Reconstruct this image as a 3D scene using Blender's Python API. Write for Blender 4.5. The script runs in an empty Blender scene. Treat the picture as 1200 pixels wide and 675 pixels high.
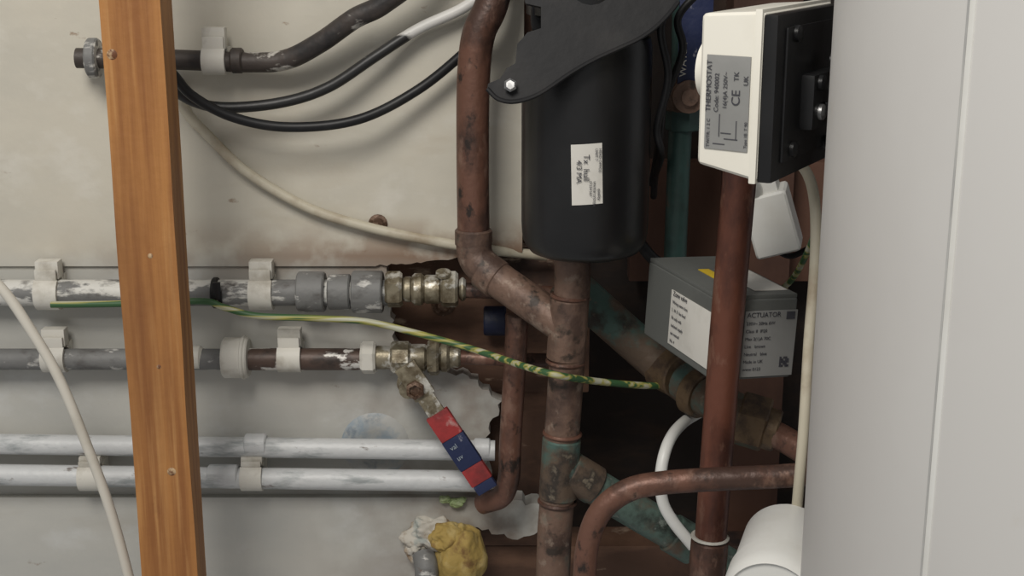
import bpy, bmesh, math, random
from mathutils import Vector, Matrix, noise
random.seed(4)
S=bpy.context.scene
S.view_settings.view_transform='Standard'
TH=math.radians(15); F=1630.0
C=Vector((0,-1.1*math.cos(TH),1.0+1.1*math.sin(TH)))
FW=Vector((0,math.cos(TH),-math.sin(TH))); UP=Vector((0,math.sin(TH),math.cos(TH))); RT=Vector((1,0,0))
def W(px,py,y=0.0):
    d=FW*F+RT*(px-600)+UP*(337.5-py)
    return C+d*((y-C.y)/d.y)
def mm(px,p):   # metres spanned by px pixels at point p
    return px*((p-C).dot(FW))/F

# ---------------- materials
def mat(name,base,rough=0.6,metal=0.0,layers=(),bump=0.0,bscale=60,spec=0.5,coat=0.0):
    m=bpy.data.materials.new(name); m.use_nodes=True
    nt=m.node_tree; N=nt.nodes; L=nt.links
    b=N['Principled BSDF']; b.inputs['Roughness'].default_value=rough; b.inputs['Metallic'].default_value=metal
    b.inputs['Specular IOR Level'].default_value=spec
    b.inputs['Coat Weight'].default_value=coat
    tc=N.new('ShaderNodeTexCoord')
    rgb=N.new('ShaderNodeRGB'); rgb.outputs[0].default_value=(*base,1); cur=rgb.outputs[0]
    for i,ly in enumerate(layers):
        col,sc,lo,hi=ly[:4]
        off=ly[4] if len(ly)>4 else i*7.3
        mp=N.new('ShaderNodeMapping'); mp.inputs['Scale'].default_value=sc if hasattr(sc,'__len__') else (sc,sc,sc)
        mp.inputs['Location'].default_value=(off,off*1.3,off*.7)
        L.new(tc.outputs['Object'],mp.inputs['Vector'])
        n=N.new('ShaderNodeTexNoise'); n.inputs['Scale'].default_value=1; n.inputs['Detail'].default_value=6; n.inputs['Roughness'].default_value=0.6
        L.new(mp.outputs[0],n.inputs['Vector'])
        r=N.new('ShaderNodeMapRange'); r.inputs['From Min'].default_value=lo; r.inputs['From Max'].default_value=hi
        if len(ly)>5: r.inputs['To Max'].default_value=ly[5]
        L.new(n.outputs['Fac'],r.inputs['Value'])
        mx=N.new('ShaderNodeMix'); mx.data_type='RGBA'
        L.new(r.outputs[0],mx.inputs['Factor']); L.new(cur,mx.inputs['A']); mx.inputs['B'].default_value=(*col,1)
        cur=mx.outputs['Result']
    L.new(cur,b.inputs['Base Color'])
    if bump>0:
        n=N.new('ShaderNodeTexNoise'); n.inputs['Scale'].default_value=bscale; n.inputs['Detail'].default_value=5
        L.new(tc.outputs['Object'],n.inputs['Vector'])
        bp=N.new('ShaderNodeBump'); bp.inputs['Strength'].default_value=bump; bp.inputs['Distance'].default_value=0.003
        L.new(n.outputs['Fac'],bp.inputs['Height']); L.new(bp.outputs[0],b.inputs['Normal'])
    return m
def wallmat():
    m=mat('aged_white_paint',(.57,.535,.45),.6,0,[((.51,.485,.415),(5,5,9),.42,.62),((.40,.33,.23),(4,4,14),.60,.80,3.1,.6),
        ((.64,.615,.545),(14,14,22),.55,.66,9.0,.6),((.24,.15,.09),(34,34,60),.69,.74,5.0,.7)],.3,35)
    nt=m.node_tree;N=nt.nodes;L=nt.links
    b=N['Principled BSDF']; cur=b.inputs['Base Color'].links[0].from_socket
    g=N.new('ShaderNodeNewGeometry'); sp=N.new('ShaderNodeSeparateXYZ'); L.new(g.outputs['Position'],sp.inputs[0])
    def math_(op,a,b_):
        q=N.new('ShaderNodeMath');q.operation=op
        for i,v in enumerate((a,b_)):
            if v is None: continue
            if isinstance(v,(int,float)): q.inputs[i].default_value=v
            else: L.new(v,q.inputs[i])
        return q.outputs[0]
    def rng(v,a,b_):
        r=N.new('ShaderNodeMapRange');r.inputs['From Min'].default_value=a;r.inputs['From Max'].default_value=b_;L.new(v,r.inputs['Value']);return r.outputs[0]
    def nz(sc,lo,hi):
        n=N.new('ShaderNodeTexNoise');n.inputs['Scale'].default_value=sc;n.inputs['Detail'].default_value=7;L.new(g.outputs['Position'],n.inputs['Vector']);return rng(n.outputs['Fac'],lo,hi)
    def mixin(cur,mask,col):
        mx=N.new('ShaderNodeMix');mx.data_type='RGBA';L.new(mask,mx.inputs['Factor']);L.new(cur,mx.inputs['A']);mx.inputs['B'].default_value=(*col,1);return mx.outputs['Result']
    # rusty water-stain band where the pipes cross, and grime around the broken opening
    dz=math_('ABSOLUTE',math_('SUBTRACT',sp.outputs['Z'],W(400,300,0).z),None)
    m1=math_('MULTIPLY',math_('MULTIPLY',rng(dz,.034,0),rng(sp.outputs['X'],-.40,-.02)),nz(26,.36,.54))
    cur=mixin(cur,m1,(.19,.095,.045))
    below=rng(sp.outputs['Z'],W(400,290,0).z,W(400,320,0).z)
    m2=math_('MULTIPLY',math_('MULTIPLY',rng(sp.outputs['X'],-.20,.03),nz(19,.42,.58)),below)
    cur=mixin(cur,math_('MULTIPLY',m2,.85),(.20,.13,.085))
    # cooler, greyer tint on the lower boards
    cur2=N.new('ShaderNodeMix');cur2.data_type='RGBA';cur2.blend_type='MULTIPLY';L.new(below,cur2.inputs['Factor']);L.new(cur,cur2.inputs['A']);cur2.inputs['B'].default_value=(.86,.90,.98,1)
    L.new(cur2.outputs['Result'],b.inputs['Base Color'])
    return m
M={}
M['wall']=wallmat()
M['timber']=mat('pine_stud',(.40,.178,.050),.6,0,[((.26,.10,.026),(90,90,3),.42,.62),((.48,.245,.085),(160,160,5),.55,.7,2,.7),((.12,.035,.01),(14,14,7),.66,.76,4,.8),((.15,.055,.018),(12,12,2.5),.58,.76,11,.6),((.52,.31,.14),(7,7,3),.58,.75,31,.5)],.15,120)
M['brownwood']=mat('stained_brown_wood',(.085,.042,.025),.75,0,[((.19,.10,.06),(6,6,22),.5,.68),((.02,.012,.01),(12,12,12),.52,.7),((.34,.25,.18),(20,20,60),.63,.71)],.4,70)
M['shadewood']=mat('shade_darkened_wood',(.024,.017,.014),.85,0,[((.06,.034,.022),(8,8,20),.5,.68),((.009,.008,.008),(9,9,9),.5,.65)],.4,60)  # brown wood with the shade of the recess put into its colour
M['redwood']=mat('red_brown_board',(.10,.046,.028),.75,0,[((.045,.02,.014),(10,10,4),.45,.65),((.18,.10,.065),(25,25,12),.6,.75)],.3,60)
M['copper']=mat('aged_copper',(.155,.074,.05),.45,.3,[((.065,.035,.026),(26,26,18),.46,.60),((.25,.15,.11),(60,60,34),.56,.66,3,.7),((.03,.02,.016),(90,90,60),.58,.67)],.25,150)
M['copperred']=mat('red_copper',(.155,.056,.034),.42,.35,[((.065,.025,.018),(30,30,12),.46,.62),((.24,.125,.085),(90,90,40),.58,.68,3,.6)],.18,150)
M['copperdull']=mat('dull_copper',(.175,.108,.078),.55,.2,[((.075,.045,.034),(30,30,22),.45,.60),((.29,.22,.17),(70,70,60),.57,.66,3,.7),((.04,.028,.021),(60,60,60),.58,.67),((.085,.115,.092),(30,30,30),.58,.68,41,.6)],.35,150)
M['coppergreen']=mat('verdigris_copper',(.11,.076,.052),.6,.15,[((.07,.125,.105),(24,24,24),.50,.60),((.035,.027,.021),(40,40,40),.54,.66),((.20,.165,.12),(80,80,80),.60,.70)],.35,150)
M['coppergreen2']=mat('green_copper',(.085,.13,.108),.6,.15,[((.11,.076,.052),(24,24,24),.54,.64),((.03,.037,.031),(40,40,40),.54,.66),((.21,.24,.21),(80,80,80),.60,.70)],.35,150)
M['greenpipe']=mat('green_pipe',(.028,.065,.058),.55,.1,[((.014,.028,.025),(30,30,20),.45,.65),((.07,.045,.03),(50,50,40),.6,.7)],.2,120)
M['brass']=mat('tarnished_brass',(.27,.235,.165),.45,.5,[((.11,.085,.05),(70,70,70),.45,.62),((.60,.58,.52),(60,60,60),.54,.62,8)],.25,180)
M['brassdull']=mat('dull_brass',(.16,.105,.058),.55,.35,[((.07,.045,.03),(60,60,60),.45,.62),((.07,.10,.075),(40,40,40),.6,.7)],.25,180)
M['greypipe']=mat('grey_painted_pipe',(.17,.17,.165),.6,.05,[((.60,.59,.55),(22,60,60),.49,.54),((.08,.07,.065),(50,80,80),.54,.7),((.13,.07,.04),(30,60,60),.64,.72)],.3,120)
M['greypipe2']=mat('grey_pipe',(.17,.17,.165),.6,.05,[((.54,.53,.50),(40,80,80),.58,.63),((.09,.085,.08),(50,80,80),.52,.70),((.13,.075,.045),(26,60,60),.64,.72,17)],.3,120)
M['whitepipe']=mat('white_painted_pipe',(.57,.58,.58),.5,.05,[((.30,.32,.32),(18,70,70),.52,.64),((.12,.09,.07),(40,90,90),.62,.70)],.25,130)
M['brownpipe']=mat('brown_pipe',(.09,.058,.045),.5,.2,[((.04,.03,.025),(40,60,60),.5,.65),((.62,.60,.56),(24,40,50),.52,.55,13)],.25,120)
M['clip']=mat('white_plastic_clip',(.62,.60,.54),.55,0,[((.40,.37,.31),(40,40,40),.50,.70)],.12,90)
M['whitepl']=mat('white_plastic',(.70,.70,.67),.42,0,[((.62,.61,.57),(12,12,12),.5,.7)])
M['cream']=mat('cream_plastic',(.80,.775,.69),.42,0,[((.74,.71,.62),(10,10,10),.5,.7)])
M['tank']=mat('tank_enamel',(.565,.555,.535),.5,0,[((.53,.515,.495),(3,3,3),.45,.65),((.48,.43,.36),(14,14,14),.66,.78,4,.4)],.03,20)
M['seam']=mat('seam_line',(.36,.36,.35),.5,0,[((.45,.45,.43),20,.4,.6)])
M['black']=mat('black_plastic',(.006,.006,.0065),.34,0,[((.012,.012,.0125),(12,12,12),.5,.7)],.04,180,.5)
M['blackf']=mat('black_metal',(.009,.009,.010),.58,0,[((.018,.017,.017),(20,20,20),.5,.7)],.1,120,.3)
M['blackc']=mat('black_cable',(.009,.009,.010),.45,0,[((.02,.02,.02),(30,30,30),.5,.7)],0,60,.35)
M['blackpaint']=mat('paint_splashed_cable',(.014,.014,.014),.45,0,[((.60,.59,.56),(5,12,12),.47,.50,24)],.1,120)
M['brownblack']=mat('dirty_dark_pipe',(.055,.044,.038),.55,.15,[((.45,.43,.39),(26,40,50),.58,.62),((.022,.02,.02),(30,30,30),.48,.65)],.35,90)
M['creamc']=mat('cream_cable',(.50,.46,.36),.5,0,[((.33,.27,.19),(20,20,20),.48,.65)],.1,90)
M['whitec']=mat('white_cable',(.60,.57,.50),.5,0,[((.50,.47,.40),(20,20,20),.5,.65)])
M['grey']=mat('grey_box_plastic',(.115,.12,.112),.55,0,[((.085,.088,.083),(14,14,14),.5,.7)],.05,120)
M['silver']=mat('silver_label',(.28,.28,.27),.5,.1,[((.24,.24,.23),(20,20,20),.5,.7)])
M['label']=mat('paper_label',(.64,.62,.57),.6,0,[((.55,.53,.48),(40,40,40),.5,.7)])
M['ink']=mat('black_ink',(.04,.04,.05),.6,0,[((.06,.06,.07),50,.4,.6)])
M['yellow']=mat('yellow_sticker',(.60,.42,.03),.5,0,[((.5,.34,.03),40,.5,.7)])
M['red']=mat('red_tape',(.33,.03,.03),.5,0,[((.45,.26,.24),(60,60,60),.56,.66),((.16,.02,.02),(40,40,40),.5,.7)],.25,120)
M['blue']=mat('blue_tape',(.010,.018,.065),.5,0,[((.22,.22,.27),(90,90,90),.62,.68)],.25,120)
M['bluedark']=mat('dark_blue_tape',(.006,.010,.035),.6,0,[((.03,.03,.04),(60,60,60),.5,.65)],.2,120)
M['bluel']=mat('pale_blue_plastic',(.28,.33,.37),.6,0,[((.42,.42,.40),(30,30,30),.44,.56),((.14,.18,.22),(40,40,40),.56,.68)],.2,120)
M['foam']=mat('expanding_foam',(.36,.25,.07),.8,0,[((.52,.42,.20),(30,30,30),.5,.7),((.17,.09,.03),(50,50,50),.54,.66)],.7,90)
M['plaster']=mat('plaster_lump',(.50,.47,.41),.85,0,[((.26,.18,.11),(40,40,40),.48,.58),((.36,.38,.35),(60,60,60),.5,.6)],.7,90)
M['moss']=mat('green_putty',(.27,.34,.16),.7,0,[((.40,.42,.30),(60,60,60),.48,.62)],.3,90)
M['rust']=mat('rusty_screw',(.09,.05,.03),.5,.4,[((.20,.13,.09),(200,200,200),.5,.6)],.3,200)
M['steel']=mat('steel_screw',(.4,.4,.4),.35,.9,[((.25,.25,.25),(200,200,200),.5,.6)])
# green-yellow striped earth cable
def earth():
    m=mat('green_yellow_cable',(.50,.46,.05),.5,0,[]) ; nt=m.node_tree;N=nt.nodes;L=nt.links
    b=N['Principled BSDF']; g=N.new('ShaderNodeTexCoord'); mp=N.new('ShaderNodeMapping'); mp.inputs['Scale'].default_value=(7,160,160)
    L.new(g.outputs['Object'],mp.inputs[0]); n=N.new('ShaderNodeTexNoise'); n.inputs['Scale'].default_value=1;n.inputs['Detail'].default_value=2
    L.new(mp.outputs[0],n.inputs['Vector']); r=N.new('ShaderNodeValToRGB'); e=r.color_ramp.elements; e[0].position=.46;e[1].position=.52
    e[0].color=(.035,.10,.035,1);e[1].color=(.34,.31,.07,1); q=e.new(.62); q.color=(.42,.42,.32,1)
    L.new(n.outputs['Fac'],r.inputs[0]);L.new(r.outputs[0],b.inputs['Base Color'])
    return m
M['earth']=earth()

# ---------------- mesh helpers
def finish(name,bm,material,parent=None,smooth=True,sharp=0.6):
    bmesh.ops.recalc_face_normals(bm,faces=bm.faces)
    for f in bm.faces: f.smooth=smooth
    for e in bm.edges:
        if len(e.link_faces)==2 and e.calc_face_angle(0)>sharp: e.smooth=False
    me=bpy.data.meshes.new(name); bm.to_mesh(me); bm.free()
    ob=bpy.data.objects.new(name,me); S.collection.objects.link(ob)
    me.materials.append(M[material] if isinstance(material,str) else material)
    if parent: ob.parent=parent
    return ob
def empty(name):
    e=bpy.data.objects.new(name,None); e.empty_display_size=.02; S.collection.objects.link(e); return e
def catmull(P,n=10):
    out=[]
    for i in range(len(P)-1):
        p0=P[i-1] if i>0 else P[0]*2-P[1]; p1=P[i];p2=P[i+1]; p3=P[i+2] if i+2<len(P) else P[-1]*2-P[-2]
        for k in range(n):
            t=k/n
            out.append(.5*((2*p1)+(p2-p0)*t+(2*p0-5*p1+4*p2-p3)*t*t+(3*p1-p0-3*p2+p3)*t**3))
    out.append(P[-1]); return out
def fillet(P,rad,n=8):
    out=[P[0]]
    for i in range(1,len(P)-1):
        a=(P[i-1]-P[i]);b=(P[i+1]-P[i]); r=min(rad,a.length*.48,b.length*.48)
        A=P[i]+a.normalized()*r;B=P[i]+b.normalized()*r
        for k in range(n+1):
            t=k/n; out.append(A*(1-t)**2+P[i]*2*t*(1-t)+B*t*t)
    out.append(P[-1]); return out
def sweep(bm,P,r,seg=20,cap=True,flat=1.0):
    rs=r if isinstance(r,list) else [r]*len(P)
    t=(P[1]-P[0]).normalized(); up=Vector((0,0,1)) if abs(t.z)<.9 else Vector((0,1,0))
    n=(up-t*up.dot(t)).normalized(); rings=[]
    for i,p in enumerate(P):
        if i==0: tt=(P[1]-P[0])
        elif i==len(P)-1: tt=P[-1]-P[-2]
        else: tt=(P[i+1]-P[i-1])
        tt=tt.normalized(); n=(n-tt*n.dot(tt)).normalized(); b=tt.cross(n)
        rings.append([bm.verts.new(p+(n*math.cos(a)+b*math.sin(a)*flat)*rs[i]) for a in [2*math.pi*k/seg for k in range(seg)]])
    for A,B in zip(rings,rings[1:]):
        for k in range(seg): bm.faces.new((A[k],A[(k+1)%seg],B[(k+1)%seg],B[k]))
    if cap: bm.faces.new(rings[0][::-1]); bm.faces.new(rings[-1])
def pts(L): return [W(*p) for p in L]
def tube(name,L,wpx,material,parent=None,mode='c',rad=.03,seg=20,world=False):
    P=L if world else pts(L)
    r=mm(wpx,P[len(P)//2])/2
    Q=catmull(P) if mode=='c' else (fillet(P,rad) if mode=='f' else P)
    bm=bmesh.new(); sweep(bm,Q,r,seg); return finish(name,bm,material,parent)
def lathe(name,p,axis,prof,material,parent=None,seg=32):
    """prof: [(r,h)...] along axis from p"""
    bm=bmesh.new(); a=axis.normalized(); u=a.orthogonal().normalized()
    if abs(a.z)<.9: u=(Vector((0,0,1))-a*a.z).normalized()
    v=a.cross(u); rings=[]
    for r,h in prof:
        if r<1e-6: rings.append([bm.verts.new(p+a*h)])
        else: rings.append([bm.verts.new(p+a*h+(u*math.cos(t)+v*math.sin(t))*r) for t in [2*math.pi*k/seg for k in range(seg)]])
    for A,B in zip(rings,rings[1:]):
        for k in range(seg):
            a0=A[k%len(A)];a1=A[(k+1)%len(A)];b0=B[k%len(B)];b1=B[(k+1)%len(B)]
            fs=[]
            for q in (a0,a1,b1,b0):
                if q not in fs: fs.append(q)
            if len(fs)>2: bm.faces.new(fs)
    if len(rings[0])>1: bm.faces.new(rings[0][::-1])
    if len(rings[-1])>1: bm.faces.new(rings[-1])
    return finish(name,bm,material,parent)
def collar(name,p,axis,r,ln,material,parent=None,seg=32,bev=.0012):
    a=axis.normalized(); return lathe(name,p-a*ln/2,a,[(r-bev,0),(r,bev),(r,ln-bev),(r-bev,ln)],material,parent,seg)
def box(name,c,ax,size,material,parent=None,bev=.0015,seg=2,warp=None):
    bm=bmesh.new(); bmesh.ops.create_cube(bm,size=1)
    for v in bm.verts:
        v.co=Vector((v.co.x*size[0],v.co.y*size[1],v.co.z*size[2]))
        if warp: v.co=warp(v.co)
    if bev>0: bmesh.ops.bevel(bm,geom=list(bm.edges),offset=bev,segments=seg,profile=.7,affect='EDGES')
    for v in bm.verts: v.co=c+ax[0]*v.co.x+ax[1]*v.co.y+ax[2]*v.co.z
    return finish(name,bm,material,parent)
AX=(Vector((1,0,0)),Vector((0,1,0)),Vector((0,0,1)))
def ortho(u,v):
    u=u.normalized(); v=(v-u*v.dot(u)).normalized(); return u,v,u.cross(v)
def plate(name,P,nrm,th,material,parent=None,bev=0):
    bm=bmesh.new(); f=bm.faces.new([bm.verts.new(p) for p in P])
    r=bmesh.ops.extrude_face_region(bm,geom=[f]); vs=[g for g in r['geom'] if isinstance(g,bmesh.types.BMVert)]
    bmesh.ops.translate(bm,verts=vs,vec=nrm*th)
    if bev: bmesh.ops.bevel(bm,geom=list(bm.edges),offset=bev,segments=2,affect='EDGES')
    bmesh.ops.triangulate(bm,faces=[f for f in bm.faces if len(f.verts)>4])
    return finish(name,bm,material,parent,smooth=False)
def text(name,s,p,u,v,size,parent,material='ink'):
    c=bpy.data.curves.new(name,'FONT'); c.body=s; c.size=size; c.extrude=.00005
    o=bpy.data.objects.new(name,c); S.collection.objects.link(o); c.materials.append(M[material])
    n=u.cross(v); m=Matrix((u,v,n)).transposed().to_4x4(); m.translation=p+n*.0003; 
    o.matrix_world=m; o.parent=parent; return o

# ---------------- back wall: three painted boards with broken edges
wall=empty('wall_back')
def ragged(P,flags,y,amp=.004):
    out=[]
    for i,p in enumerate(P):
        q=P[(i+1)%len(P)]; A=W(*p,y);B=W(*q,y); out.append(A)
        if flags[i]:
            n=max(2,int((B-A).length/.004)); d=(B-A).normalized(); pr=Vector((-d.z,0,d.x))
            for k in range(1,n):
                out.append(A.lerp(B,k/n)+pr*random.uniform(-amp,amp)*.6+d*random.uniform(-1,1)*.001)
    return out
Y=Vector((0,1,0))
plate('upper_board',ragged([(-500,-500),(618,-500),(612,296),(548,301),(500,306),(440,312),(-500,312)],[0,0,1,1,1,0,0],0,.002),Y,.02,'wall',wall)
plate('middle_board',ragged([(-500,300),(452,300),(454,330),(462,400),(505,432),(548,440),(588,470),(570,512),(568,545),(585,585),(-500,585)],[0,0,1,1,1,1,1,1,1,0,0],.003),Y,.015,'wall',wall)
plate('lower_board',ragged([(-500,583),(560,583),(634,592),(632,622),(600,632),(560,618),(492,640),(484,700),(480,1100),(-500,1100)],[0,1,1,1,1,1,1,1,0,0],-.004),Y,.02,'wall',wall)
def slab(name,x0,y0,x1,y1,yy,th,m):
    a=W(x0,y0,yy);b=W(x1,y1,yy)
    box(name,Vector(((a.x+b.x)/2,yy+th/2,(a.z+b.z)/2)),AX,(abs(b.x-a.x),th,abs(a.z-b.z)),m,wall,.002)
slab('batten',430,286,690,460,.026,.02,'brownwood')
slab('lower_batten',470,455,640,640,.028,.02,'brownwood')
slab('deep_board',400,-500,1500,1200,.13,.02,'shadewood')
slab('red_board',740,190,1100,330,.09,.02,'redwood')
slab('joist',470,640,1000,676,.03,.04,'brownwood')
slab('low_board',470,685,1000,1000,.05,.04,'shadewood')
slab('side_post',872,-300,905,700,.06,.04,'redwood')
slab('left_post',612,-300,640,300,.03,.05,'redwood')

# ---------------- pine stud
yS=-.15; a=W(112,0,yS); b=W(184,0,yS)
stud=empty('wooden_stud')
bm=bmesh.new(); x0,x1=a.x,b.x; zt=1.8;zb=.3; n=60
prof=[(x0,yS),(x1,yS),(x1,yS+.030),(x0,yS+.030)]
rings=[]
for k in range(n+1):
    z=zb+(zt-zb)*k/n; j=lambda s:noise.noise(Vector((s*3.1,z*9,1)))*.0010
    rings.append([bm.verts.new((px+j(i)+.002,py+j(i+9)*.5,z)) for i,(px,py) in enumerate(prof)])
for A,B in zip(rings,rings[1:]):
    for k in range(4): bm.faces.new((A[k],A[(k+1)%4],B[(k+1)%4],B[k]))
bm.faces.new(rings[0]);bm.faces.new(rings[-1])
bmesh.ops.bevel(bm,geom=[e for e in bm.edges if abs((e.verts[0].co-e.verts[1].co).normalized().z)>.9],offset=.0018,segments=2,affect='EDGES')
finish('timber',bm,'timber',stud)
M['knot']=mat('knot_wood',(.13,.045,.015),.6,0,[((.50,.35,.2),(200,200,200),.45,.6)])
for i,(px,py,r) in enumerate([(131,64,.0035),(201,553,.0032),(176,300,.002),(186,430,.0016)]):
    lathe('knot_%d'%(i+1),W(px,py,yS-.0004)+Vector((0,.001,0)),Vector((0,-1,0)),[(r,0),(r,.0006),(r*.6,.0012),(0,.0014)],'knot',stud,14)

# ---------------- hot water tank
tank=empty('hot_water_cylinder')
R=.25; ax_=math.radians(12.8)+math.asin(R/.75)
tx=.75*math.sin(ax_); ty=C.y+.75*math.cos(ax_); tc0=Vector((tx,ty,0))
lathe('body',Vector((tx,ty,.25)),Vector((0,0,1)),[(R-.02,0),(R-.005,.006),(R,.02),(R,1.5),(R-.01,1.53),(R-.05,1.55),(.03,1.57)],'tank',tank,128)
tan=(1108-600)/(F*math.cos(TH)); d=Vector((tan,1,0)).normalized(); oc=Vector((C.x-tx,C.y-ty,0)); bq=oc.dot(d); t=-bq-math.sqrt(bq*bq-oc.length_squared+R*R)
hit=Vector((C.x,C.y,0))+d*t; nr=(hit-tc0).normalized(); tg=Vector((-nr.y,nr.x,0))
box('seam_strip',hit+Vector((0,0,1.02)),(tg,nr,Vector((0,0,1))),(.0012,.0010,1.4),'seam',tank,.0003)
box('seam_lip',hit+tg*.0022+Vector((0,0,1.02)),(tg,nr,Vector((0,0,1))),(.003,.0009,1.4),'whitepl',tank,.0003)

# ---------------- clips
def clip(name,px,py,wpx,rp,parent,yc,up=.012):
    c=W(px,py,yc); w=mm(wpx,c); bm=bmesh.new(); ro=rp+.0032; n=22
    angs=[math.radians(-60+ k*(300)/n) for k in range(n+1)]
    inn=[];out=[]
    for s in (-1,1):
        inn.append([bm.verts.new(c+Vector((s*w/2,-math.cos(a)*rp,-math.sin(a)*rp))) for a in angs])
        out.append([bm.verts.new(c+Vector((s*w/2,-math.cos(a)*ro,-math.sin(a)*ro))) for a in angs])
    for k in range(n):
        bm.faces.new((out[0][k],out[0][k+1],out[1][k+1],out[1][k])); bm.faces.new((inn[0][k],inn[0][k+1],inn[1][k+1],inn[1][k]))
        for s in (0,1): bm.faces.new((out[s][k],out[s][k+1],inn[s][k+1],inn[s][k]))
    for k in (0,n): bm.faces.new((out[0][k],out[1][k],inn[1][k],inn[0][k]))
    finish(name+'_band',bm,'clip',parent)
    box(name+'_base',Vector((c.x,(yc+rp+.003)/2+.001,c.z)),AX,(w,max(.003,-(yc+rp)+.006),rp*2.4),'clip',parent)
    box(name+'_tab',c+Vector((0,rp*.35,ro+up*.35)),AX,(w,.004+rp*.8,up),'clip',parent,.0012)
    box(name+'_lip',c+Vector((0,-rp*.55,ro+up*.1)),AX,(w*.92,.003,up*.7),'clip',parent,.001)

X=Vector((1,0,0))
def hpipe(obj,partname,pxa,pxb,py,wpx,yc,m,dy=0):
    A=W(pxa,py,yc);B=W(pxb,py+dy,yc); B.z=A.z; return tube(partname,[A,(A+B)/2,B],wpx,m,obj,'l',world=True),A
y1=-.014
r1=empty('central_heating_pipe')
hpipe(r1,'run',-300,455,343,31,y1,'greypipe'); zA=W(300,343,y1); rp=mm(31,zA)/2
for n_,px in (('clip_1',58),('clip_2',307)): clip(n_,px,343,27,rp,r1,y1,.014)
for i,(px,w,rr) in enumerate([(365,32,24),(398,26,21),(431,36,25)]):
    collar('coupling_%d'%(i+1),W(px,342,y1),X,mm(rr,zA),mm(w,zA),'greypipe2',r1)
for i,(px,w,rr,sg,m) in enumerate([(462,20,22,6,'brass'),(478,12,15,32,'brass'),(490,14,19,32,'brass'),(507,22,17,32,'brass'),(527,20,22,6,'brass'),(542,8,14,32,'brass')]):
    collar('fitting_%d'%(i+1),W(px,339,y1),X,mm(rr,zA),mm(w,zA),m,r1,sg,.002)
lathe('bleed_screw',W(520,338,y1),Vector((0,-.3,1)),[(.004,0),(.004,.012),(.006,.012),(.006,.015),(0,.016)],'brass',r1,12)
tube('tail',[(540,340,y1),(600,342,y1),(650,344,.005)],18,'copper',r1,'c')
tie=empty('cable_tie'); 
collar('strap',W(253,343,y1),X,rp+.002,.005,'blackc',tie)
box('head',W(254,341,y1-.016),AX,(.006,.004,.014),'blackc',tie)
box('tail',W(258,350,y1-.016),AX,(.003,.002,.012),'blackc',tie,.0005)
# Row 2
r2=empty('isolation_valve_pipe')
hpipe(r2,'run_grey',-300,270,421,25,y1,'greypipe2'); A2=W(300,421,y1); rp2=mm(25,A2)/2
tube('run_brown',[(262,421,y1),(360,421,y1),(440,421,y1)],26,'brownpipe',r2,'l')
collar('white_sleeve',W(277,419,y1),X,mm(24,A2),mm(30,A2),'clip',r2)
collar('white_sleeve_rim',W(286,419,y1),X,mm(25.5,A2),mm(6,A2),'clip',r2)
for n_,px in (('clip_1',65),('clip_2',340)): clip(n_,px,419,27,rp2,r2,y1,.014)
for i,(px,w,rr,sg,m) in enumerate([(231,14,14,32,'clip'),(432,18,20,6,'clip'),(450,22,14,32,'brass'),(470,24,20,8,'brass'),(490,22,16,32,'brass'),(508,14,22,6,'brass'),(521,12,17,32,'brass'),(532,16,12,32,'brass')]):
    collar('fitting_%d'%(i+1),W(px,419,y1),X,mm(rr,A2),mm(w,A2),m,r2,sg,.002)
tube('tail',[(535,419,y1),(600,421,y1),(640,422,-.006)],16,'copper',r2,'c')
P0=W(474,428,-.045);P1=W(572,574,-.055); lu,lv,ln=ortho(P1-P0,Vector((0,-1,0)))
L0=(P1-P0).length
def seg(name,t0,t1,w,th,m): 
    box(name,P0+lu*L0*(t0+t1)/2,(lu,lv,ln),(L0*(t1-t0),th,w),m,r2,.0012)
seg('lever_plate',0,.25,.018,.004,'brass'); seg('lever_neck',.2,.42,.014,.003,'brass')
seg('tape_red',.38,.57,.019,.006,'red'); seg('tape_blue',.57,.80,.0195,.0062,'blue'); seg('tape_red_lower',.80,.93,.0185,.0064,'red'); seg('lever_tip',.93,1.0,.017,.006,'blue')
lathe('valve_stem',W(482,440,-.01),Vector((0,-1,0)),[(.010,0),(.010,.02),(.007,.022),(.007,.036),(0,.036)],'brass',r2,20)
lathe('lever_nut',W(487,455,-.046),Vector((0,-1,0)),[(.0075,0),(.0075,.006),(.005,.007),(.005,.004),(0,.004)],'rust',r2,6)
lw=ln if ln.x>0 else -ln
for k,tt in enumerate((.61,.69)):
    uu=lw; vv=-lu
    if uu.cross(vv).y>0: uu=-uu
    text('handwriting_%d'%k,'val' if k==0 else 'uv',P0+lu*L0*(tt+.03)+Vector((0,-.0035,0))-uu*.006,uu,vv,.0055,r2,'bluel')
# Row 3/4 white pipes
for nm,py,w,pe,dy in (('white_painted_pipe',521,24,580,7),('white_painted_pipe.001',557,25,568,7)):
    o=empty(nm); yy=-.012 if py<540 else -.018
    A=W(-400,py-6,yy);B=W(pe,py+dy,yy); tube('run',[A,(A+B)/2,B],w,'whitepipe',o,'l',world=True)
    if py>540:
        for k,px in enumerate((107,296)): clip('clip_%d'%(k+1),px,py+1,25,mm(25,W(300,py,yy))/2,o,yy,.006)
        collar('joint',W(262,py,yy),X,mm(13.5,A2),mm(36,A2),'whitepipe',o)
    else:
        collar('joint',W(300,py,yy),X,mm(13.5,A2),mm(26,A2),'whitepipe',o); collar('joint_end',W(565,py+5,yy),X,mm(13,A2),mm(20,A2),'whitepipe',o)
lathe('blue_pipe_cap',W(440,521,.004),Vector((0,-1,.0)),[(.028,0),(.028,.001),(.025,.003),(.016,.004),(.012,.002),(0,.002)],'bluel',None,28)

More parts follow.
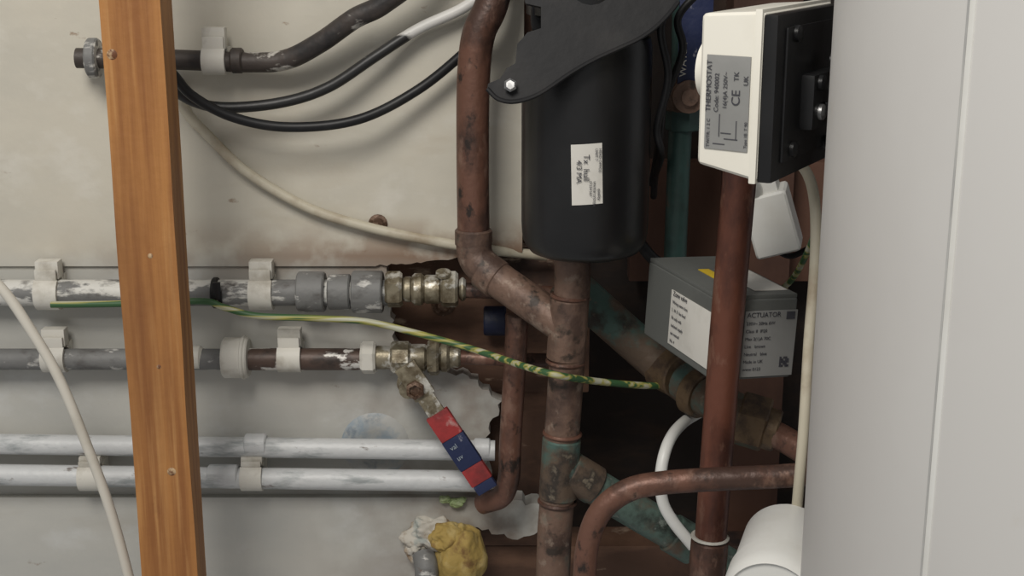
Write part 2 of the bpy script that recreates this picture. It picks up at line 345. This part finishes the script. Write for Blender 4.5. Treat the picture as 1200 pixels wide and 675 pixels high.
# top-left pipe
tp=empty('lagged_pipe')
tube('run',[(90,68,-.02),(205,70,-.02),(290,73,-.02),(335,70,-.022),(375,50,-.026),(415,22,-.03),(450,4,-.032),(500,-40,-.034),(560,-140,-.034)],24,'brownblack',tp,'c')
collar('end_cap',W(110,68,-.02),X,mm(22,A2),mm(12,A2),'greypipe',tp)
tq=W(250,70,-.02); collar('nut',W(278,71,-.02),X,mm(15,tq),mm(14,tq),'brownblack',tp,32)
clip('clip',252,71,27,mm(24,tq)/2,tp,-.02,.016)
# black cables
tube('black_cable',[(150,60,-.05),(195,80,-.05),(225,112,-.045),(275,138,-.04),(340,149,-.035),(420,140,-.03),(490,105,-.02),(548,58,-.018),(585,20,-.018),(600,-60,-.018)],12,'blackc',None,'c',seg=14)
tube('black_cable.001',[(190,95,-.032),(225,118,-.03),(265,126,-.028),(330,120,-.026),(385,102,-.024),(440,66,-.020),(490,34,-.014),(545,8,-.012),(595,-30,-.012)],13,'blackpaint',None,'c',seg=14)
tube('cream_cable',[(205,95,-.008),(218,130,-.008),(240,155,-.008),(290,202,-.007),(360,243,-.007),(430,266,-.007),(500,281,-.007),(560,291,-.004),(640,300,.01)],12,'creamc',None,'c',seg=14)
tube('white_cable',[(-60,280,-.12),(0,336,-.12),(35,385,-.12),(70,445,-.12),(105,530,-.12),(130,600,-.12),(152,680,-.12),(175,780,-.12)],12,'whitec',None,'c',seg=14)
tube('earth_cable',[(60,357,-.032),(140,356,-.033),(235,353,-.034),(262,360,-.034),(300,370,-.034),(370,373,-.036),(430,377,-.04),(490,391,-.045),(550,408,-.052),(590,421,-.075),(620,431,-.100),(655,440,-.116),(700,447,-.09),(760,452,-.06),(800,450,-.03)],8,'earth',None,'c',seg=14)
lathe('wall_screw',W(443,262,0),Vector((0,-1,0)),[(.0075,-.002),(.0075,.001),(.005,.002),(.004,.004),(0,.004)],'rust',None,16)
lathe('wall_screw.001',W(519,357,.026),Vector((0,-1,0)),[(.010,-.002),(.009,.003),(.006,.005),(.004,.003),(0,.003)],'rust',None,16)

# ---------------- copper network left
cp=empty('copper_pipe')
tube('riser',[(592,-60,-.04),(576,5,-.048),(561,40,-.05),(555,90,-.05),(554,180,-.05),(555,285,-.05)],39,'copper',cp,'c')
ps=W(555,272,-.05); Z=Vector((0,0,1))
collar('socket',W(555,278,-.05),Z,mm(22,ps),mm(20,ps),'copperdull',cp)
tube('elbow',[(555,278,-.05),(556,303,-.052),(580,325,-.06),(610,346,-.07),(665,385,-.09)],42,'copperdull',cp,'f',.02)
collar('elbow_socket',W(575,322,-.058),W(610,346,-.07)-W(580,325,-.06),mm(23,ps),mm(24,ps),'copperdull',cp)
yv=-.09
tube('main_riser',[(671,300,yv),(671,330,yv),(655,560,yv),(650,620,yv),(644,780,yv)],41,'copperdull',cp,'l')
def ringat(nm,px,py,yy,rpx,wpx,axis,m,sg=32): 
    return collar(nm,W(px,py,yy),axis,mm(rpx,W(px,py,yy)),mm(wpx,W(px,py,yy)),m,cp,sg)
ax1=(W(671,330,yv)-W(655,560,yv))
ringat('tee_upper',665,385,yv,22.5,75,ax1,'copperdull'); ringat('tee_lower',656,548,yv,22.5,75,ax1,'coppergreen')
ringat('tee_rim_1',668,347,yv,23.3,5,ax1,'copper');ringat('tee_rim_2',662.5,424,yv,23.3,5,ax1,'copper');ringat('tee_rim_3',659,508,yv,23.3,5,ax1,'copper');ringat('tee_rim_4',653,588,yv,23.3,5,ax1,'copper')
tube('lower_branch',[(656,545,yv),(700,572,-.085),(760,608,-.08),(870,672,-.07)],42,'coppergreen2',cp,'l')
dl=W(760,608,-.08)-W(700,572,-.085)
ringat('branch_socket',682,560,-.087,23.5,40,dl,'coppergreen')
ringat('branch_end',800,632,-.076,23.5,36,dl,'coppergreen2')
tube('right_branch',[(660,325,-.02),(700,362,-.025),(745,402,-.03),(780,432,-.038),(822,462,-.06),(880,492,-.10)],46,'coppergreen',cp,'c')
dr=W(880,492,-.10)-W(822,462,-.06)
ringat('branch_coupling',785,435,-.042,26,34,dr,'brassdull'); ringat('branch_coupling_2',818,461,-.058,28,20,dr,'brassdull')
un=Vector((1,-.3,-.22))
ringat('union_nut',882,494,-.115,34,34,un,'brassdull',6); ringat('union_body',900,502,-.12,25,24,un,'brassdull')
tube('union_tail',[(885,496,-.115),(915,512,-.13),(950,533,-.15),(1000,562,-.17)],32,'copper',cp,'l')
tube('drop_pipe',[(606,368,-.045),(605,400,-.045),(598,520,-.045),(597,560,-.045),(590,583,-.043),(565,590,-.03)],26,'copper',cp,'f',.02)
ringat('drop_cap',606,372,-.045,14,10,Z,'copper')
collar('blue_tape',W(580,376,.01),X,.012,.018,'bluedark',None)

# right vertical copper
rv=empty('copper_pipe.001')
tube('riser',[(868,190,-.2),(866,215,-.2),(850,400,-.2),(832,640,-.2),(822,800,-.2)],39,'copperred',rv,'l')
pz=W(832,628,-.2); axr=W(866,215,-.2)-W(832,640,-.2)
collar('socket',W(830,655,-.2),axr,mm(22,pz),mm(50,pz),'copper',rv); collar('solder_ring',W(832,629,-.2),axr,mm(22.6,pz),mm(3,pz),'clip',rv)
bp=empty('copper_pipe.002')
tube('bend',[(1000,548,-.25),(930,557,-.25),(850,561,-.25),(775,566,-.25),(735,575,-.25),(705,598,-.25),(690,632,-.25),(685,680,-.25),(684,780,-.25)],28,'copper',bp,'c')

# ---------------- canister + bracket
can=empty('black_filter_canister')
yc=-.10; top=W(690,40,yc); bot=W(685,287,yc); rc=mm(75,W(686,200,yc))
cx=W(686,200,yc).x
base=Vector((cx,yc,bot.z)); H=top.z-bot.z
lathe('body',base,Z,[(.012,-.005),(rc*.75,-.005),(rc*.86,-.003),(rc*.93,.001),(rc*.97,.005),(rc*.99,.010),(rc,.018),(rc,H-.01),(rc*.97,H-.002),(rc*.8,H+.004),(rc*.8,H+.02),(rc*.86,H+.021),(rc*.86,H+.20),(rc*.5,H+.21)],'black',can,72)
lathe('collar',base+Z*(H+.012),Z,[(rc*.84,0),(rc*.93,.002),(rc*.93,.014),(rc*.84,.017)],'black',can,48)
BP=[(571,104),(572,98),(586,92),(594,80),(604,74),(606,52),(618,38),(634,33),(634,8),(616,4),(612,-12),(640,-30),(700,-40),(800,-30),(795,2),(784,16),(768,32),(748,46),(722,58),(696,70),(668,86),(632,110),(604,119),(584,116)]
PP=[W(x,y,-.162+ (119-y)*.00018) for x,y in BP]
nn=(PP[5]-PP[0]).cross(PP[21]-PP[0]).normalized()
if nn.y<0: nn=-nn
plate('bracket_plate',PP,nn,.004,'blackf',can)
lathe('bracket_bolt',W(598,100,-.163),-nn,[(.0045,0),(.0045,.001),(.003,.002),(0,.002)],'steel',can,6)
rim=[W(x,y,-.164+ (119-y)*.00018) for x,y in BP[14:]+BP[:1]]
bm=bmesh.new(); sweep(bm,catmull(rim,5),.0016,8); finish('bracket_rim',bm,'blackf',can)
box('bracket_arm',W(700,8,-.105),AX,(.09,.03,.03),'blackf',can,.004)
def canpt(u,z):
    return Vector((cx+math.sin(u)*(rc+.0006),yc-math.cos(u)*(rc+.0006),z))
bm=bmesh.new(); zt=W(686,170,yc-rc).z; zb_=W(686,241,yc-rc).z; g=[]
for i in range(9):
    u=-.26+ .46*i/8 ; g.append([bm.verts.new(canpt(u- .02*(j-3)/6*1.3,zb_+(zt-zb_)*j/6 +.0015*(i/8))) for j in range(7)])
for i in range(8):
    for j in range(6): bm.faces.new((g[i][j],g[i+1][j],g[i+1][j+1],g[i][j+1]))
finish('label',bm,'label',can)
def cantext(s,u,z,size,rot=-math.pi/2):
    p=Vector((cx+math.sin(u)*(rc+.0014),yc-math.cos(u)*(rc+.0014),z)); uu=Vector((math.cos(u),math.sin(u),0)); vv=Z
    a=uu*math.cos(rot)+vv*math.sin(rot); b=-uu*math.sin(rot)+vv*math.cos(rot)
    text('label_text',s,p,a,b,size,can)
cantext('Tx  hull',-.08,zt-.006,.0058); cantext('4/3 MA',-.18,zt-.010,.0052)
cantext('HEAD OFFICE\nUNIT 7',.14,zt-.002,.0026); cantext('WATER SYSTEM\n01234 567',.06,zt-.024,.0024); cantext('quality',.13,zb_+.012,.003)

# ---------------- thermostat
th=empty('cylinder_thermostat')
al=math.radians(30); u=Vector((math.cos(al),-math.sin(al),0)); w=Vector((math.sin(al),math.cos(al),0))
B=W(897,13,-.335); Bb=W(890,214,-.335); hgt=(B-Bb).length
k1=mm(72,B)/math.cos(al); w2=.112
cen=B-Z*hgt/2-u*(k1/2)+w*w2/2
def taper(v):
    if v.x<0: v.z*= .90; v.z+= .002; v.y*=.94
    return v
box('casing',cen,(u,w,Z),(k1,w2,hgt),'cream',th,.004,3,taper)
cb=B-Z*hgt/2+w*w2/2
box('casing_lip',cb-u*.003,(u,w,Z),(.004,w2+.002,hgt+.002),'cream',th,.001)
box('back_plate',cb+u*.003-Z*.001,(u,w,Z),(.008,w2*.99,hgt*.985),'black',th,.002)
box('back_recess_rim',cb+u*.0075+w*.002,(u,w,Z),(.002,w2*.8,hgt*.8),'black',th,.001)
box('back_boss',cb+u*.010+w*.006-Z*.006,(u,w,Z),(.012,w2*.42,hgt*.34),'black',th,.003)
for i,(a_,z_) in enumerate([(-.008,.004),(-.006,-.012),(.018,-.002),(.016,.014),(-.028,-.03),(-.03,.032),(.03,-.034)]):
    pp=cb+u*(.016 if i<4 else .0085)+w*a_+Z*z_
    lathe('terminal_%d'%(i+1),pp,u,[(.0045,-.002),(.0045,.002),(.003,.003),(0,.0032)],'steel' if i in(1,) else 'black',th,14)
tube('probe',[cb+u*.016-Z*.01,cb+u*.03-Z*.012+w*.01,cb+u*.05-Z*.0+w*.03],12,'black',th,'c',world=True)
lathe('dial',cen-u*(k1/2-.002)+Z*.010-w*.024,-u,[(.018,-.004),(.018,.004),(.0165,.006),(.016,.010),(0,.011)],'cream',th,32)
fc=B-Z*hgt/2-u*(k1/2)
wt=w2*.03
slope=(wt)/k1
uf=(u-w*slope).normalized(); nf2=Z.cross(uf).normalized()
if nf2.dot(w)>0: nf2=-nf2
lc=fc+w*(wt*.5)-u*.001-Z*.004+nf2*.0004
LH=hgt*.56
box('rating_label',lc,(uf,nf2,Z),(k1*.70,.0008,LH),'silver',th,.0003)
def ttext(s,du,z0,size):   # reads bottom to top
    text('label_text',s,lc+nf2*.0006+uf*du+Z*(z0*LH),Z,-uf,size,th)
ttext('THERMOSTAT',-.0095,-.10,.0043); ttext('Code: 940002',-.0050,-.10,.0036); ttext('16(4)A 250V~',.0,-.06,.0034)
ttext('CE',.0075,-.02,.0070); ttext('UK',.0120,.20,.0038); ttext('TK',.0065,.24,.0040)
ttext('TW/TR: 1 2 C',-.0095,-.48,.0026); ttext('Type 1B  T 90',.0125,-.46,.0024)
for i,(x_,z_,l_,h_) in enumerate([(-.004,-.012,.0004,.012),(.003,-.019,.008,.0004),(-.004,-.022,.007,.0004),(.006,-.014,.0004,.010),(.0,-.016,.006,.0004)]):
    box('diagram_%d'%i,lc+nf2*.0006+uf*x_+Z*z_,(uf,nf2,Z),(l_,.0004,h_),'ink',th,0)
lathe('cover_screw',fc+w*.002+u*.004-Z*(hgt/2-.014),nf2,[(.0036,-.001),(.0036,.0003),(.003,.0006),(0,.0003)],'cream',th,16)

# ---------------- grey actuator box
gb=empty('wiring_box')
Bt=W(842,352,-.2)
gw=Vector((-math.sin(math.radians(18)),math.cos(math.radians(18)),0))
gu=Vector((gw.y,-gw.x,0))
tilt=Matrix.Rotation(math.radians(3),3,gw)
gz=tilt@Z; gu=tilt@gu
gd=.112; gl=mm(106,Bt); gh=mm(97,Bt)*1.03
gc=Bt+gu*gl/2+gw*gd/2-gz*gh/2
box('casing',gc,(gu,gw,gz),(gl,gd,gh),'grey',gb,.003,3)
box('lid',gc+gz*(gh/2+.001),(gu,gw,gz),(gl*.985,gd*.985,.003),'grey',gb,.001)
fl=gc-gu*(gl/2+.0004)
box('paper_label',fl-gw*.018-gz*.002,(gw,gu,gz),(.062,.0008,gh*.70),'label',gb,.0003)
for i in range(7):
    text('label_text',['Zone valve','Wiring centre box','L  N  E  live feed','Fit only with','isolated supply','see manual','No. 4'][i],fl-gu*.0006+gw*(.009)+gz*(.014-.0055*i),-gw,gz,.0032 if i else .005,gb)
ff=gc-gw*(gd/2+.0004)
box('rating_plate',ff+gu*.010-gz*.003,(gu,gw,gz),(gl*.66,.0008,gh*.82),'silver',gb,.0003)
rp0=ff+gu*(-.008)-gw*.0006
for i,s in enumerate(['ACTUATOR','230V~ 50Hz 6W','Class II  IP20','Max 2(1)A 70C','Live   brown','Neutral   blue','Made in UK','www 0123']):
    text('label_text',s,rp0+gz*(gh*.28-.0052*i),gu,gz,.0046 if i==0 else .0030,gb)
for i in range(5):
    for j in range(5):
        if (i*7+j*3+i*j)%3!=1: box('qr_code_%d%d'%(i,j),ff+gu*(.0195+.0014*i)-gw*.0008-gz*(.013+.0014*j),(gu,gw,gz),(.0013,.0003,.0013),'ink',gb,0)
box('badge',ff+gu*.024-gw*.0008+gz*.016,(gu,gw,gz),(.006,.0004,.005),'ink',gb,0)
ft=gc+gz*(gh/2+.0028)
box('white_sticker',ft+gu*.014-gw*.016,(gu,gw,gz),(.024,.06,.0004),'label',gb,.0001)
box('yellow_sticker',ft-gu*.006+gw*.0,(gu,gw,gz),(.008,.03,.0006),'yellow',gb,.0001)

# ---------------- bits on the right
wp=empty('white_junction_box')
jc=W(905,258,-.1); ju,jv,jn=ortho(Vector((.93,-.25,.30)),Vector((-.3,0,1)))
box('body',jc,(ju,jv,jn),(.032,.045,.03),'whitepl',wp,.004,3)
box('cap',jc+jv*.028,(ju,jv,jn),(.022,.016,.022),'whitepl',wp,.003)
tube('white_cable.001',[(880,150,-.2),(918,180,-.2),(944,200,-.22),(955,240,-.24),(955,310,-.25),(948,400,-.26),(942,500,-.27),(936,570,-.27),(930,640,-.25)],13,'creamc',None,'c',seg=14)
tube('earth_cable.001',[(960,260,-.14),(945,298,-.13),(930,325,-.10),(915,340,-.06)],7,'earth',None,'c')
tube('black_cable.002',[(880,240,-.05),(905,285,-.06),(925,300,-.06),(950,290,-.08)],7,'blackc',None,'c')
tube('white_waste_hose',[(850,465,.0),(822,482,-.02),(800,496,-.07),(784,517,-.11),(775,550,-.125),(776,585,-.125),(788,610,-.125),(812,640,-.125)],14,'whitepl',None,'c')
tube('white_flex_pipe',[(860,170,-.12),(875,205,-.12),(890,235,-.1)],20,'whitepl',None,'c')
sp_=empty('white_overflow_pipe')
ow=Vector((-.30,-.93,-.02)).normalized()
ro=mm(58,W(895,700,-.33))
oc_=W(903,705,-.34)-ow*.075
lathe('pipe',oc_,ow,[(ro*.8,-.01),(ro*.95,0),(ro*.95,.05),(ro,.052),(ro,.068),(ro*.97,.075),(ro*.90,.079),(ro*.85,.077),(0,.077)],'whitepl',sp_,56)

gp=empty('green_painted_pipe')
tube('run',[(803,-100,-.04),(800,100,-.04),(795,200,-.04),(790,330,-.04)],27,'greenpipe',gp,'l')
collar('fitting_body',W(800,108,-.04),Z,mm(20,W(800,108,-.04)),mm(40,A2),'copperdull',gp); collar('fitting_nut',W(800,140,-.04),Z,mm(19,A2),mm(24,A2),'greenpipe',gp,6)
lathe('fitting_tap',W(806,112,-.055),Vector((0,-1,0)),[(.012,0),(.012,.008),(.006,.009),(.006,.013),(0,.013)],'copperdull',gp,16)
bt=W(815,40,-.06); box('blue_tag',bt,ortho(X,Vector((0,1,0))),(.024,.002,.07),'blue',gp,.0005)
text('tag_text','WATER',bt+Vector((-.006,-.0012,-.03)),Z,-X,.007,gp,'label')
tube('black_cable.003',[(800,-20,-.12),(775,30,-.12),(783,90,-.11),(770,150,-.1),(775,180,-.09),(768,205,-.02),(766,230,.03)],9,'blackc',None,'c')
tube('black_cable.004',[(830,-20,-.1),(795,20,-.10),(800,60,-.10),(778,120,-.085),(772,170,-.07),(764,215,-.0)],9,'blackc',None,'c')
tube('black_cable.005',[(740,270,-.04),(762,300,-.05),(785,318,-.05),(800,330,-.04)],14,'blackc',None,'c')

# ---------------- foam & plaster
def lump(name,c,rad,material,parent,seed,sc=40,amp=.35):
    bm=bmesh.new(); bmesh.ops.create_icosphere(bm,subdivisions=5,radius=1)
    for v in bm.verts:
        n=v.co.normalized(); k=1+amp*noise.noise(n*1.6+Vector((seed,0,0)))+amp*.25*noise.noise(n*5+Vector((seed,3,0)))
        v.co=c+Vector((n.x*rad[0],n.y*rad[1],n.z*rad[2]))*k
    return finish(name,bm,material,parent,sharp=3)
fo=empty('foam_filled_pipe_hole')
lump('foam',W(540,652,-.02),(.020,.022,.030),'foam',fo,2,amp=.2); lump('foam_fold',W(525,630,-.022),(.015,.012,.012),'foam',fo,8)
lump('plaster_ring',W(506,626,-.008),(.020,.014,.014),'plaster',fo,5,amp=.5); lump('plaster_crumb',W(488,640,-.010),(.010,.01,.012),'plaster',fo,15,amp=.5)
tube('grey_stub',[(500,700,-.03),(500,668,-.03),(497,650,-.02)],28,'greypipe2',fo,'c')
pu=empty('green_putty')
for i,(x,y,r) in enumerate([(522,585,.005),(534,589,.006),(541,586,.004)]): lump('blob_%d'%i,W(x,y,-.008),(r,r*.7,r*.6),'moss',pu,i+20)

# ---------------- light
def area(name,loc,target,size,e,col):
    l=bpy.data.lights.new(name,'AREA'); l.size=size; l.energy=e; l.color=col; o=bpy.data.objects.new(name,l); S.collection.objects.link(o)
    o.location=loc; o.rotation_euler=(Vector(target)-Vector(loc)).to_track_quat('-Z','Y').to_euler()
area('ceiling_lamp',(-.40,-1.35,2.3),(0,0,1.0),.6,23.5,(1,.96,.90))
w_=bpy.data.worlds.new('room_ambient'); S.world=w_; w_.use_nodes=True
w_.node_tree.nodes['Background'].inputs[0].default_value=(.98,.98,.98,1); w_.node_tree.nodes['Background'].inputs[1].default_value=.33
cam=bpy.data.cameras.new('camera'); co=bpy.data.objects.new('camera',cam); S.collection.objects.link(co)
cam.sensor_width=36; cam.lens=F/1200*36; cam.clip_start=.01
co.location=C; co.rotation_euler=(math.pi/2-TH,0,0); S.camera=co
